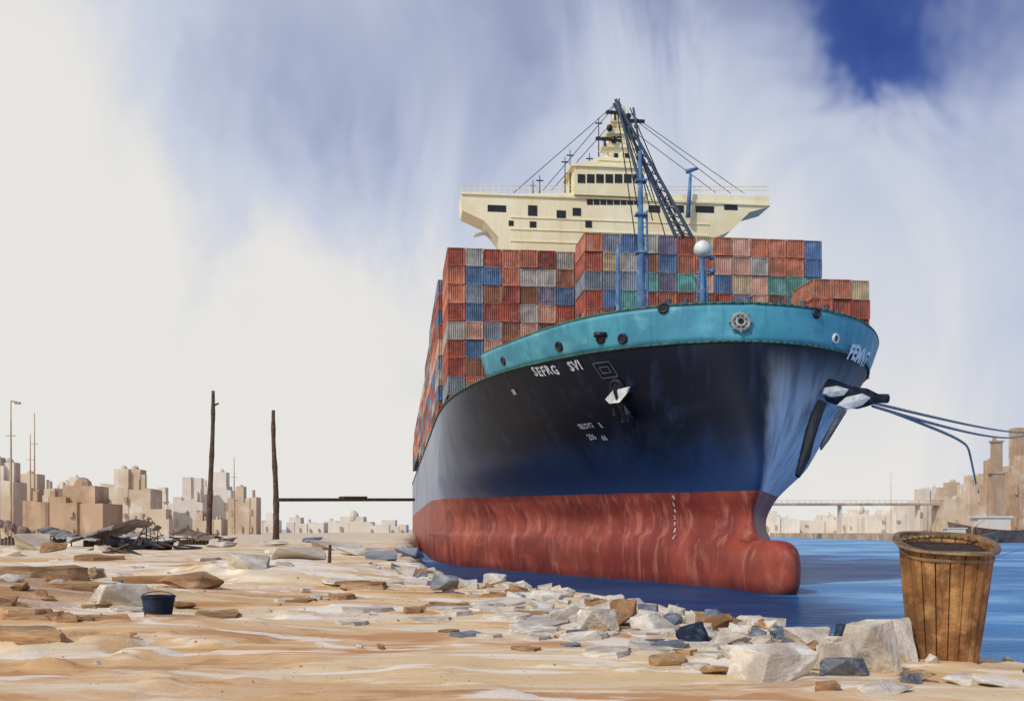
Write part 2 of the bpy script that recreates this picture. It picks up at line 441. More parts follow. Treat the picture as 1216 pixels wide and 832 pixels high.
for (px,py,sd,w_) in [(665,411,-1,0),(713,402,-1,1),(741,402,-1,0),(992,402,1,2),(787,366,-1,0),(968,372,1,0),(598,428,-1,0)]:
    s,z=hull_at(sd,px,py); q,nn=hptn(sd,z,s,.1); qq=nn.to_track_quat('Z','Y')
    B=MB(); ring(B,q,qq,.36,.13,14,6)
    if w_==1: B.box(q.x-.6,q.x+.6,q.y-.5,q.y,q.z+.1,q.z+.5)
    fl=B.obj("fairlead",M_white if w_==2 else M_dark,ship,smooth=True)
    B=MB(); B.cyl(q-nn*.2,q+nn*.04,.32,n=14); o=B.obj("opening",M_glass,fl)
# ---------------- anchor (camera left)
s_,z_=hull_at(-1,735,464); q,nn=hptn(-1,z_,s_,.15)
up=Vector((0,0,1)); tan=up.cross(nn).normalized(); dn=tan.cross(nn).normalized()
if dn.z>0: dn=-dn
if tan.x<0: tan=-tan
qq=nn.to_track_quat('Z','Y')
B=MB(); ring(B,q-dn*.5,qq,.55,.2,16,8); B.cyl(q-dn*.5-nn*.5,q-dn*.5+nn*.1,.5,n=16); B.obj("hawse_pipe",M_dark,ship)
B=MB(); a=q+nn*.35; e=a+dn*2.7
B.cyl(a-dn*.3,e,.24,.36,8); B.cyl(e-tan*.7,e+tan*.7,.26,n=10)
for sg in(-1,1):
    p0=e+tan*sg*.65; p1=p0-dn*.8+nn*.3+tan*sg*.1; p2=p0-dn*1.6+nn*.3
    B.cyl(p0,p1,.3,.25,8); B.cyl(p1,p2,.25,.05,8)
B.obj("anchor",M_dark,ship)
B=MB(); pl=[q+tan*(-1.6)+nn*.3+dn*.45,q+tan*(-.4)+nn*.4-dn*.25,q+tan*1.5+nn*.35-dn*.35,q+tan*1.3+nn*.5+dn*.05,q+tan*(.3)+nn*.75+dn*.75,q+tan*(-1.0)+nn*.6+dn*.8]
B.add(pl+[p_-nn*.3 for p_ in pl],[tuple(range(6)),tuple(range(11,5,-1))]+[(i,(i+1)%6,6+(i+1)%6,6+i) for i in range(6)]); B.obj("splash_plate",M_white,ship)
B=MB()
for a,b_ in(((-.95,2.5),(.95,2.5)),((.95,2.5),(.95,1.2)),((.95,1.2),(-.95,1.2)),((-.95,1.2),(-.95,2.5)),((-.5,2.1),(.5,2.1)),((-.5,1.6),(.5,1.6)),((.5,1.6),(.5,2.1)),((-.5,1.6),(-.5,2.1))):
    pa=[hptn(-1,z_+zz_,s_-tt*.75,.06)[0] for (tt,zz_) in(a,b_)]
    B.cyl(pa[0],pa[1],.05,n=6)
B.obj("recess_frame",M_grey,ship)
# ---------------- anchor assembly jutting from the bow (camera right)
def plate(poly,s0,th,name,mat,s1=None):
    s1=s1 or s0; n=len(poly)
    A_=[loc(px,py,s0+(s1-s0)*i/n) for i,(px,py) in enumerate(poly)]
    C_=[a+Vector((0,th,0)) for a in A_]
    mid_=sum(A_,Vector())/n+Vector((0,-.35*th,0))
    B=MB(); B.add(A_+C_+[mid_],[(i,(i+1)%n,2*n) for i in range(n)]+[tuple(range(2*n-1,n-1,-1))]+[(i,n+i,n+(i+1)%n,(i+1)%n) for i in range(n)])
    return B.obj(name,mat,ship)
plate([(964,449),(978,447),(1000,454),(1014,459),(1030,461),(1042,467),(1053,470),(1052,476),(1040,479),(1028,483),(1010,481),(994,475),(980,467),(968,458)],5.6,1.6,"anchor_housing",M_dark)
plate([(980,460),(994,458),(1008,462),(1002,469),(988,471),(978,467)],4.9,.5,"housing_cover",M_white)
plate([(1006,471),(1024,467),(1034,472),(1024,481),(1008,486),(996,481)],4.8,.5,"anchor_crown",M_white)
plate([(974,474),(982,478),(975,498),(968,520),(962,544),(950,567),(947,563),(953,538),(959,512),(966,490)],4.0,.6,"anchor_fluke",M_dark)
plate([(1000,484),(1006,488),(996,504),(985,522),(976,534),(976,528),(986,508)],4.6,.4,"anchor_fluke",M_grey)
B=MB(); tp_=loc(1051,473,6); B.cyl(tp_+Vector((-.5,0,0)),tp_+Vector((.25,0,0)),.42,n=10); B.obj("mooring_roller",M_dark,ship)
# ---------------- superstructure
SB=57.0
sup=empty("superstructure"); sup.parent=ship
def L2(px,py,s=SB): q=loc(px,py,s); return (q.x,q.z)
poly=[L2(*a) for a in [(597,300),(592,282),(575,262),(549,250),(547,231),(680,229),(762,229),(914,233),(912,246),(890,252),(868,274),(850,282),(846,300)]]
B=MB(); B.prism(poly,SB,SB+4.5); B.obj("bridge_wing",M_cream,sup)
lo=L2(600,300); hi=L2(845,300)
B=MB(); B.box(lo[0],hi[0],SB+.2,SB+9,DK+.1,lo[1]); B.box(lo[0]+1,hi[0]-1,SB+4.3,SB+9,lo[1]-.1,49); B.obj("accommodation_block",M_cream,sup)
a=L2(549,231);b_=L2(913,228)
B=MB(); B.box(a[0]-.15,b_[0]+.15,SB-.25,SB+4.7,a[1]+.02,a[1]+.3); B.obj("deck_edge",M_cream,sup)
a=L2(681,229);b_=L2(764,203)
B=MB(); B.box(a[0],b_[0],SB-.6,SB+6,a[1]-.4,b_[1]); B.box(a[0]-.5,b_[0]+.5,SB-.9,SB+6.3,b_[1],b_[1]+.3); B.obj("wheelhouse",M_cream,sup)
a=L2(697,203);b_=L2(752,192); B=MB(); B.box(a[0],b_[0],SB+.5,SB+5,a[1],b_[1]); B.obj("monkey_island",M_cream,sup)
def win(px0,px1,py0,py1,s=SB-.05,mat=M_glass,name="window"):
    a=loc(px0,py1,s);b_=loc(px1,py0,s); B=MB(); B.box(a.x,b_.x,s,s+.3,a.z,b_.z); return B.obj(name,mat,sup)
for i in range(7): win(686+i*11,695+i*11,207,217,SB-.66)
for i in range(8): win(697+i*8,704+i*8,237,243)
for w4 in [(579,601,244,251),(627,638,244,256),(661,672,250,259),(680,690,247,256),(695,703,262,270),(826,848,245,252),(860,876,243,249),(770,784,244,252),(800,812,244,252),(629,637,263,270),(604,610,262,268)]: win(*w4)
for py in (258,272,286):
    a=loc(606,py,SB);b_=loc(842,py,SB); B=MB(); B.box(a.x,b_.x,SB-.12,SB-.01,a.z-.07,a.z+.07); B.obj("ledge",M_cream,sup)
B=MB()
def rail(B,px0,px1,pyb,s,h=1.1,n=12):
    a=loc(px0,pyb,s);c_=loc(px1,pyb,s)
    for i in range(n+1):
        q=a.lerp(c_,i/n); B.cyl(q,q+Vector((0,0,h)),.05,n=4)
    for k in(.5,1): B.cyl(a+Vector((0,0,h*k)),c_+Vector((0,0,h*k)),.045,n=4)
rail(B,549,680,229,SB+.2,1.0,18); rail(B,765,912,230,SB+.2,1.0,20); rail(B,684,762,202,SB-.6,1.0,10)
B.obj("railing",M_cream,sup)
B=MB()
def P(px,py,s=SB+2): return loc(px,py,s)
B.cyl(P(718,203),P(731,132),.5,.3,8); B.cyl(P(757,203),P(744,132),.5,.3,8); B.cyl(P(738,203),P(738,128),1.1,.5,8)
for i in range(7):
    y0=200-i*10; B.cyl(P(720+i*1.6,y0),P(755-i*1.6,y0-8),.18,n=5); B.cyl(P(756-i*1.6,y0),P(721+i*1.6,y0-8),.18,n=5)
for (py,a_,b2) in((192,708,764),(176,714,760),(160,719,757),(146,724,750)): 
    q=P(a_,py);r_=P(b2,py); B.box(q.x,r_.x,SB+.8,SB+3.2,q.z-.22,q.z+.22)
    for k in range(7):
        x_=q.x+(r_.x-q.x)*k/6; B.cyl((x_,SB+.9,q.z+.2),(x_,SB+.9,q.z+1.0),.05,n=4)
    B.cyl((q.x,SB+.9,q.z+1.0),(r_.x,SB+.9,q.z+1.0),.05,n=4)
B.box(P(722,1).x,P(754,1).x,SB+1.2,SB+3,P(730,200).z,P(730,174).z)
B.box(P(726,1).x,P(751,1).x,SB+1.3,SB+2.9,P(730,174).z,P(730,155).z)
B.box(P(730,1).x,P(747,1).x,SB+1.4,SB+2.8,P(730,155).z,P(730,138).z)
B.obj("radar_mast",M_cream,sup)
for w4 in((728,734,182,190),(741,748,182,190),(733,738,162,168),(741,745,146,152)): win(*w4,s=SB+1.15)
B=MB(); B.cyl(P(736,140),P(735,117),.2,.1,6); B.sphere(P(735,128),.5); B.obj("mast_head",M_dark,sup)
for a_,py in((716,171),(752,150),(728,140)):
    q=P(a_,py); B=MB(); B.box(q.x-1.3,q.x+1.3,SB+.5,SB+.9,q.z,q.z+.4); B.cyl((q.x,SB+.7,q.z-.8),(q.x,SB+.7,q.z+.1),.15,n=6); B.obj("radar_scanner",M_dark,sup)
for a_,py,r_ in((758,184,.65),(724,152,.45),(746,138,.4),(729,166,.5)):
    B=MB(); B.sphere(P(a_,py,SB+.6),r_); B.obj("radar_dome",M_white if r_>.5 else M_dark,sup,smooth=True)
for px,pt,pb in((677,178,230),(671,186,230),(641,208,230),(633,214,230),(700,182,203),(711,140,192)):
    B=MB(); B.cyl(P(px,pb),P(px,pt),.1,.05,5); B.box(P(px,pt).x-.5,P(px,pt).x+.5,SB+1.9,SB+2.1,P(px,pt+7).z,P(px,pt+6).z); B.obj("antenna",M_dark,sup)
for a_,b2 in(((735,120),(645,226)),((732,140),(655,226)),((738,128),(884,230)),((742,133),(868,230)),((744,150),(850,229)),((735,120),(610,229))):
    B=MB(); B.cyl(P(*a_),P(*b2),.05,n=4); B.obj("stay_wire",M_dark,sup)
B=MB(); B.cyl(P(817,258,SB-1),P(820,206,SB-1),.35,.2,8); q=P(820,204,SB-1); B.cyl(q+Vector((-.6,0,0)),q+Vector((1.0,0,.5)),.35,.2,8); B.obj("searchlight_post",M_blue,sup,smooth=True)
B=MB(); B.tube([P(562,280,SB+3),P(575,277,SB+3),P(588,283,SB+3),P(592,290,SB+3)],.25,6); B.box(P(562,1).x,P(588,1).x,SB+2,SB+4,P(1,286).z,P(1,283).z); B.obj("life_raft_platform",M_white,sup)
# deck crane
CS=23.5
cr=empty("deck_crane"); cr.parent=ship
def C(px,py,s=CS): return loc(px,py,s)
B=MB(); B.cyl((C(761,1).x,CS,DK),C(761,300),.5,.42,12); B.cyl(C(761,300),C(760,180),.36,.22,12); 
for py in(300,255,215): q=C(761,py); B.box(q.x-.6,q.x+.6,CS-.5,CS+.5,q.z-.12,q.z+.12)
B.cyl((C(770,1).x,CS,DK),C(768,250),.14,.12,6)
for k in range(22):
    z0_=DK+1+k*.95; 
    if z0_<C(768,250).z: B.cyl((C(761,1).x,CS,z0_),(C(769,1).x,CS,z0_),.05,n=4)
B.obj("mast",M_blue,cr)
B=MB(); tp=C(731,118); bt=C(822,282); bt2=C(803,282)
B.cyl(tp,bt,.14,.2,6); B.cyl(tp+Vector((.3,.8,0)),bt2,.14,.2,6); B.cyl(tp+Vector((0,1,0)),C(812,282,CS+1),.14,.2,6)
for i in range(16):
    t=i/16; B.cyl(tp.lerp(bt,t),(tp+Vector((.3,.8,0))).lerp(bt2,t+.05),.07,n=4); B.cyl(tp.lerp(bt,t+.05),(tp+Vector((.3,.8,0))).lerp(bt2,t),.07,n=4)
B.cyl(tp,C(758,210),.16,n=6); B.cyl(C(752,128),C(761,182),.12,n=6)
B.obj("jib",weathered("blue_grey_steel",srgb(70,88,112),scale=.6),cr)
for a_,b2 in(((731,118),(757,300)),((736,122),(765,290)),((745,135),(775,262)),((760,180),(790,280)),((731,118),(775,240)),((748,128),(800,250))):
    B=MB(); B.cyl(C(*a_),C(*b2),.06,n=4); B.obj("hoist_cable",M_dark,cr)
B=MB(); q=C(734,290,21.5); B.cyl((q.x,21.5,DK),q,.3,.2,8); B.obj("ventilator_post",M_blue,ship)
fm=empty("foremast"); fm.parent=ship
q=loc(834,296,15); 
B=MB(); B.cyl((q.x,15,DK),(q.x,15,q.z),.32,.24,10); B.cyl((q.x+1,15.4,DK),(q.x+.3,15,q.z-2),.12,n=6); B.cyl((q.x-1,15.4,DK),(q.x-.3,15,q.z-2),.1,n=6)
for k in range(8): B.cyl((q.x-.5,15,DK+2+k),(q.x+.5,15,DK+2+k),.06,n=4)
B.obj("post",M_blue,fm)
B=MB(); B.sphere(q,.85); B.obj("dome",M_white,fm,smooth=True)
for px,py in((845,306),(846,322)): 
    B=MB(); r_=loc(px,py,15); B.cyl((q.x,15,r_.z),r_,.1,n=6); B.sphere(r_,.28); B.obj("signal_lamp",M_blue,fm)
for px in(770,868,905):
    q=loc(px,360,7); B=MB(); B.cyl((q.x-.8,7,DK+.9),(q.x+.8,7,DK+.9),.8,n=12); B.box(q.x-1,q.x+1,6.4,7.6,DK+.1,DK+.6); B.obj("mooring_winch",M_rustred,ship)
for px in(640,688,724,790,812,905,930,955,985):
    sd=-1 if px<880 else 1
    s,z=hull_at(sd,px,368 if px>700 else 392)
    q=hpt(sd,23.6,s)+Vector((-sd*.2,.1,sheer(1,s)+.05)); B=MB(); B.cyl(q,q+Vector((0,0,.55)),.16,.22,8); B.cyl(q+Vector((-.25,0,.45)),q+Vector((.25,0,.45)),.08,n=6); B.obj("roller",M_grey,ship)
for s_,w_ in((26.6,20.5),(35.2,20.5),(41.9,23.4),(68.0,23.4)):
    B=MB()
    B.box(-w_,w_,s_,s_+.3,21.15,21.42)
    k=-w_
    while k<w_: B.box(k,k+.25,s_,s_+.3,DK+.05,21.15); k+=2.25
    B.obj("lashing_bridge",M_rustred,ship)
# ---------------- containers
CW=2.25; CH=2.24; BZ=21.95
def container_mesh(name,mat,L=12.19):
    B=MB(); w2,h=1.08,2.17; t=.08
    for x0 in(-w2,w2-t*1.6):
        for y0 in(0,L-t*1.6): B.box(x0,x0+t*1.6,y0,y0+t*1.6,0,h)
    for y0 in(0.002,L-t-.002):
        B.box(-w2+.13,w2-.13,y0,y0+t,0.002,t*1.4); B.box(-w2+.13,w2-.13,y0,y0+t,h-t*1.2,h-.002)
    for x0 in(-w2+.002,w2-t-.002):
        B.box(x0,x0+t,.13,L-.13,0.002,t*1.4); B.box(x0,x0+t,.13,L-.13,h-t*1.2,h-.002)
    def corr(p0,p1,inn,n):
        p0=Vector(p0);p1=Vector(p1);inn=Vector(inn); vs=[]
        for i in range(n+1):
            for j,(f,dp) in enumerate(((0,.03),(.35,.03),(.5,.16),(.85,.16))):
                tt=min(1,(i+f)/(n+.4)); q=p0.lerp(p1,tt)+inn*dp; vs+=[(q.x,q.y,.1),(q.x,q.y,h-.1)]
        fs=[(2*i,2*i+2,2*i+3,2*i+1) for i in range(len(vs)//2-1)]
        B.add(vs,fs)
    k=26 if L>8 else 13
    corr((-w2+.11,0.01,0),(w2-.11,0.01,0),(0,1,0),7); corr((-w2+.11,L-.01,0),(w2-.11,L-.01,0),(0,-1,0),6)
    corr((-w2+.01,.1,0),(-w2+.01,L-.1,0),(1,0,0),k); corr((w2-.01,.1,0),(w2-.01,L-.1,0),(-1,0,0),k)
    B.add([(-w2+.05,.05,h-.03),(w2-.05,.05,h-.03),(w2-.05,L-.05,h-.03),(-w2+.05,L-.05,h-.03)],[(0,1,2,3)])
    return B.mesh(name,mat,fix=False)
CC={"red":srgb(196,104,84),"orange red":srgb(216,136,106),"dark red":srgb(168,92,78),"maroon":srgb(132,90,90),"rust brown":srgb(168,118,94),"grey blue":srgb(156,166,182),"blue":srgb(104,138,184),"violet grey":srgb(146,136,164),"tan":srgb(220,196,158),"grey":srgb(194,190,184),"teal":srgb(112,182,174),"pale pink":srgb(228,178,156)}
def cmat(k,c):
    g=sum(c)/3
    dk=tuple(.36*(.6*v+.4*g) for v in c); lt=tuple(min(1,.6*v+.4*g+.16) for v in c)
    return weathered("container_"+k.replace(" ","_"),c,dk,lt,rough=.8,scale=.6,bump=.1,amount=.6,randtint=.32,spec=.25)
cm_={k:cmat(k,c) for k,c in CC.items()}
CMs={k:container_mesh("container",m_) for k,m_ in cm_.items()}
CMh={k:container_mesh("container",m_,6.0) for k,m_ in cm_.items()}
WT={"red":18,"orange red":22,"dark red":10,"maroon":4,"rust brown":6,"grey blue":10,"blue":5,"violet grey":6,"tan":5,"grey":7,"teal":1.5,"pale pink":13}
cnt=0
def put(off,s,z,colr,where,short=False):
    global cnt
    o=bpy.data.objects.new("shipping_container",(CMh if short else CMs)[colr]); COL.objects.link(o)
    o.location=SM@Vector((off+random.uniform(-.02,.02),s+random.uniform(-.12,.12),z)); o.rotation_euler=(0,0,TH)
    top(o,f"{colr} corrugated shipping container {where}","container","shipping containers stacked on the ship"); cnt+=1
names=list(WT);wts=[WT[k] for k in names]
def pick(): return random.choices(names,wts)[0]
NC=21
def colx(i): return (i-10)*CW
for i in range(7,20):
    x_=colx(i)
    for t_ in range(8):
        k=pick()
        if i==19: k=["grey blue","red","red","grey blue","teal","teal","blue","blue"][t_]
        if i in(17,18) and t_==5: k="teal"
        if i in(17,18) and t_>=6: k="orange red"
        if i==7: k=["red","orange red"][t_%2] if t_!=5 else "grey blue"
        if i==11 and t_ in(5,7): k="violet grey"
        put(x_,36,BZ+t_*CH,k,"stacked on the foredeck",True)
for i in (18,19,20):
    for t_ in range(5):
        k=["red","dark red","dark red","red","orange red"][t_] if i<20 else ["dark red","dark red","red","red","tan"][t_]
        put(colx(i),28.3,BZ+t_*CH+.1,k,"low by the bow rail",True)
for i in range(NC):
    x_=colx(i); 
    ts=range(8) if i<8 else []
    if i==20: ts=range(6)
    for t_ in ts: 
        k=pick()
        if t_==7 and i<8: k=random.choice(["red","orange red","pale pink","dark red","grey"])
        if i==1 and t_ in(2,4,5,6): k=["blue","grey blue"][t_%2]
        put(x_,42.3,BZ-.5+t_*CH,k,"before the superstructure")
bay=69
bi=0
while bay<285:
    th=[9,9,9,8,8,7,7,7,7,7,7,7,7,7,6,6][bi]
    for i in ([0,1] if bi==0 else [0]):
        for t_ in range(th):
            if i==1 and t_<6: continue
            if bi>8 and t_<2: continue
            k=random.choices(names+["blue","grey blue"],wts+[12,12])[0]
            put(colx(i),bay,BZ+t_*CH,k,"along the ship side")
    bay+=14; bi+=1
print("containers",cnt)
B=MB(); B.box(-19,19,26.95,54.6,DK+.06,21.1); B.box(-21,21,69,285,DK+.06,21.1); B.obj("hatch_cover",M_rustred,ship)
# ---------------------------------------------------------------- ropes
M_rope=weathered("rope_fibre",srgb(135,142,155),scale=2,bump=.2)
def rope(pts,label,r=.12,r1=.3):
    B=MB(); B.tube(pts,r,6,r1); o=B.obj("mooring_rope",M_rope,None,smooth=True); top(o,label,"rope","mooring ropes of the ship"); return o
def sag(a,b_,sg,n=40): 
    return [a.lerp(b_,(i/n)**2)-Vector((0,0,sg*4*((i/n)**2)*(1-(i/n)**2))) for i in range(n+1)]
RA=SM@loc(1036,478,6.2)
TW=W(1189,524,400)
RE=W(1216,513,446)
rope(sag(RA,RE,.8),"grey mooring rope from the bow to the quay building")
rope(sag(RA+Vector((0,0,-.3)),RE+Vector((1,0,-1.2)),2.0),"grey mooring rope from the bow to the quay building")
pp=[(1036,482,90),(1056,488,98),(1080,497,112),(1100,505,128),(1122,514,150),(1140,523,180),(1149,531,215),(1153,545,260),(1159,574,330)]
pts=[]
for i in range(len(pp)-1):
    a=W(*pp[i]);b_=W(*pp[i+1]); pa=W(*pp[max(0,i-1)]); pb=W(*pp[min(len(pp)-1,i+2)])
    for k in range(6):
        t=k/6; pts.append(.5*((2*a)+(b_-pa)*t+(2*pa-5*a+4*b_-pb)*t*t+(3*a-pa-3*b_+pb)*t**3))
pts.append(W(*pp[-1]))
rope(pts,"slack grey mooring line hanging down to the quay boat",.12,.3)
# ---------------------------------------------------------------- buildings
M_stone=weathered("sandstone",srgb(218,202,180),srgb(192,170,146),srgb(234,226,214),rough=.9,scale=.07,bump=.2,bscale=1,streak=True,amount=.85,randtint=.2,spec=.1)  # stone of the distant buildings lightened, haze put into the colour
M_stone2=weathered("brown_sandstone",srgb(202,174,146),srgb(170,140,114),srgb(224,206,184),rough=.9,scale=.1,bump=.2,bscale=1,amount=.85,randtint=.3,spec=.1)
M_pale=weathered("pale_far_stone",srgb(229,221,209),srgb(212,200,184),srgb(238,234,227),rough=.95,scale=.04,bump=.1,bscale=.5,amount=.75,randtint=.2,spec=.05)
M_wdark=weathered("window_opening",srgb(190,170,150),srgb(166,146,126),srgb(204,188,170),rough=.9,scale=.5,bump=0,spec=.05)  # openings lightened as well, haze put into their colour
WB=MB().box(-.5,.5,-.1,.1,0,1).mesh("window",M_wdark)
def building(px0,px1,pyt,depth,mat,label,ups=2,base=2.8,nwin=6,dep=None,cat="building"):
    x0=(px0-608)/F*depth; x1=(px1-608)/F*depth; zt=H+(HZ-pyt)/F*depth
    if zt-base<1.5: zt=base+1.5
    w_=x1-x0; dd=dep or max(6,w_*.7)
    b0=empty("building",((x0+x1)/2,depth,base)); top(b0,label,cat,"hazy waterfront buildings")
    h_=zt-base; B=MB()
    hm=h_*random.uniform(.7,.86) if ups else h_
    k=-w_/2; j=0
    while k<w_/2-.01:
        ww=min(w_*random.uniform(.14,.36),w_/2-k)
        if w_/2-(k+ww)<w_*.1: ww=w_/2-k
        # ruined, sloping wall tops
        z0_=hm*random.uniform(.78,1.0); z1_=z0_*random.uniform(.93,1.04); y0_=random.uniform(0,dd*.08)+.013*j; y1_=dd-.02*j
        B.add([(k,y0_,0),(k+ww,y0_,0),(k+ww,y1_,0),(k,y1_,0),(k,y0_,z0_),(k+ww,y0_,z1_),(k+ww,y1_,z1_),(k,y1_,z0_)],[(0,3,2,1),(4,5,6,7),(0,1,5,4),(1,2,6,5),(2,3,7,6),(3,0,4,7)])
        k+=ww; j+=1
    for u in range(ups):
        ww=w_*random.uniform(.25,.5); c0=random.uniform(-w_/2+.1,w_/2-ww-.1)
        hh=(h_-hm)*random.uniform(.4,1) if u else (h_-hm)
        y0=.9+dd*.1+u*dd*.12; B.box(c0,c0+ww,y0,dd*.8-u*.3,hm*.75-.02*u-.02,hm+max(hh,h_*.05))
        if random.random()<.35: B.sphere((c0+ww*.5,y0+2,hm+hh),ww*.28,10,6)
    for k in range(4):
        c0=random.uniform(-w_/2+.2,w_/2-w_*.12); B.box(c0,c0+w_*random.uniform(.02,.08),dd*.2+k*.4,dd*.2+1.5+k*.4,hm*.75,hm+h_*random.uniform(.0,.1))
    B.obj("wall",mat,b0)
    rows=max(1,int(nwin/3)); cols=max(2,nwin//rows)
    for r_ in range(rows):
        for c_ in range(cols):
            if random.random()<.4: continue
            o=bpy.data.objects.new("window",WB); COL.objects.link(o); o.parent=b0
            sx=w_/cols*random.uniform(.14,.26); o.scale=(sx,dd*.9,hm/rows*random.uniform(.2,.32)); o.location=(-w_/2+(c_+.5)*w_/cols+random.uniform(-.3,.3)*sx,dd*.07,hm*(r_+.25)/rows*.8)
    return b0
S=M_stone;S2=M_stone2
for a in [(-40,14,542,230,S,2,6),(14,64,562,260,S,2,6),(26,120,576,200,S2,1,8),(118,178,556,320,S,2,9),(178,206,578,380,M_pale,1,4),(205,240,566,340,M_pale,2,6),(238,274,560,350,M_pale,2,6),(270,304,577,300,S,1,6),(62,100,566,380,M_pale,2,6),(-80,-20,560,260,S2,1,6),(302,330,609,420,M_pale,1,3),(340,384,614,430,M_pale,1,4),(384,440,613,480,M_pale,2,4),(436,482,617,450,M_pale,1,4),(150,200,604,250,S,1,4),(228,262,608,240,S,1,3)]:
    building(a[0],a[1],a[2],a[3],a[4],"weathered sandstone block with broken flat roof on the shore",a[5],nwin=a[6])
fs_=MB()
pts=[(300,640),(420,600),(900,560),(900,1500),(100,1500),(150,800)]
q=[(x_,y_,1.2) for x_,y_ in pts]+[(x_,y_,-2) for x_,y_ in pts]
fs_.add(q,[tuple(range(6))]+[(i,i+6,(i+1)%6+6,(i+1)%6) for i in range(6)]); o=fs_.obj("far_shore",M_pale); o["kind"]="structure"
fs_=MB(); fs_.box(166,420,402,640,-2,2.6); o=fs_.obj("quay",M_stone2); o["kind"]="structure"
for a in [(905,950,606,820,M_pale,1,4),(948,1000,611,840,M_pale,1,6),(998,1040,605,830,M_pale,2,5),(1040,1092,600,800,M_pale,2,6),(1086,1118,578,760,M_pale,1,4)]:
    building(a[0],a[1],a[2],a[3],a[4],"pale low building along the far bank",a[5],base=1.0,nwin=a[6])
for a in [(1088,1124,580,540,M_pale,2,6),(1116,1150,572,520,S,2,6),(1147,1180,562,500,S,2,6),(1172,1196,546,470,S2,1,4),(1200,1250,506,440,S2,2,8),(1250,1320,540,440,S,2,6),(1130,1172,592,440,S,1,4)]:
    building(a[0],a[1],a[2],a[3],a[4],"sandstone building standing on the quay",a[5],base=2.3,nwin=a[6])
tw=empty("quay_tower",(TW.x,404,2.5)); top(tw,"tall square sandstone tower standing on the quay","tower")
hh=TW.z-2.5; B=MB(); B.box(-2.4,2.4,-2,2,0,hh*.66); B.box(-1.8,1.8,-1.5,1.5,hh*.66,hh); B.box(-2.3,2.3,-2,2,hh,hh+.7); B.box(-1.2,-.4,-1,1,hh+.7,hh+1.9); B.box(-3.2,3.2,-2.4,2.4,hh*.66,hh*.66+.6); B.obj("shaft",M_stone2,tw)
bd=empty("bridge",(0,0,0)); top(bd,"long low flat bridge on slender piers over the water","bridge")
A=W(860,597,520); E=W(1140,597,520)
M_br=weathered("bridge_concrete",srgb(184,168,154),scale=.1)
B=MB(); B.box(A.x,E.x,520,528,A.z-1.2,A.z); B.obj("span",M_br,bd)
B=MB(); B.box(A.x,E.x,520,520.2,A.z+1.2,A.z+1.4)
k=A.x
while k<E.x: B.cyl((k,520.1,A.z),(k,520.1,A.z+1.2),.1,n=4); k+=3
B.obj("railing",M_br,bd)
for k in range(3):
    B=MB(); x_=A.x+(E.x-A.x)*(k+.5)/3; B.box(x_-.5,x_+.5,522,526,-3,A.z-1.2); B.obj("pier",M_pale,bd)
def boat(px,py,depth,L,mat,label):
    q=W(px,py,depth); b0=empty("boat",(q.x,depth,0)); top(b0,label,"boat","boats moored at the quay")
    B=MB(); vs=[];n=14
    for i in range(n+1):
        t=i/n; xx=(t-.5)*L; wd=L*.13*(1-abs(2*t-1)**2.6)+.05; sh=L*.1+L*.07*abs(2*t-1)**2
        vs+=[(xx,-wd,sh),(xx*.93,-wd*.55,-.3),(xx*.93,wd*.55,-.3),(xx,wd,sh)]
    fs=[(4*i+j,4*i+4+j,4*i+5+j,4*i+1+j) for i in range(n) for j in range(3)]+[(4*i+3,4*i+7,4*i+4,4*i) for i in range(n)]
    B.add(vs,fs); B.obj("hull",mat,b0,smooth=False)
    B=MB(); B.box(-L*.28,-L*.02,-L*.07,L*.07,L*.09,L*.2); B.box(-L*.3,0,-L*.08,L*.08,L*.2,L*.215); B.obj("cabin",M_pale,b0)
    B=MB(); B.cyl((L*.1,0,L*.1),(L*.1,0,L*.5),L*.008,n=6); B.cyl((L*.1,0,L*.2),(L*.32,0,L*.36),L*.006,n=6); B.obj("mast",M_stone2,b0)
boat(1104,640,360,11,M_dark,"small dark boat with a pale cabin by the quay")
boat(1198,640,372,46,weathered("brown_hull",srgb(128,108,98),scale=.4),"grey brown wooden barge with a cabin by the quay")
boat(1146,640,365,26,weathered("dull_hull",srgb(118,112,110),scale=.4),"dull grey boat with a mast by the quay")
# ---------------------------------------------------------------- poles and gangway
M_wood=weathered("dark_wood",srgb(92,74,62),srgb(48,38,34),srgb(140,118,98),rough=.85,scale=1.2,bump=.4,bscale=4)
def gz(x_,y_): return float(ground_h(np.array([x_]),np.array([y_]))[0])
def pole(px,pyt,depth,knob):
    x_=(px-608)/F*depth; g=gz(x_,depth); zt=H+(HZ-pyt)/F*depth
    o=empty("wooden_post",(x_,depth,g-.3)); top(o,"tall crooked weathered wooden post standing on the shore","post","tall wooden posts on the shore")
    B=MB(); h_=zt-g+.3; pts=[];N=14
    for i in range(N+1):
        t=i/N; pts.append(Vector((math.sin(t*5+px)*.16+t*knob*.5,math.cos(t*4)*.1,h_*t)))
    for i,(a,b_) in enumerate(zip(pts[:-1],pts[1:])):
        r0=.48-.22*i/N+(.07 if i%4==0 else 0); r1=.48-.22*(i+1)/N+(.07 if (i+1)%4==0 else 0)
        B.cyl(a,b_,r0,r1,9)
    B.obj("shaft",M_wood,o)
    B=MB(); q=pts[-1]-Vector((0,0,2.4)); B.cyl(q,q+Vector((.9*knob,0,.4)),.2,.14,7); B.obj("cleat",M_wood,o)
pole(249,464,160,1); pole(327,487,150,-.3)
a=Vector(W(327,592,150)); b_=Vector(W(490,592,171)); 
gw=empty("gangway",a); top(gw,"long thin dark timber gangway from a post to the ship","gangway")
B=MB(); dvv=b_-a; q=dvv.to_track_quat('Y','Z').to_matrix().to_4x4(); L=dvv.length
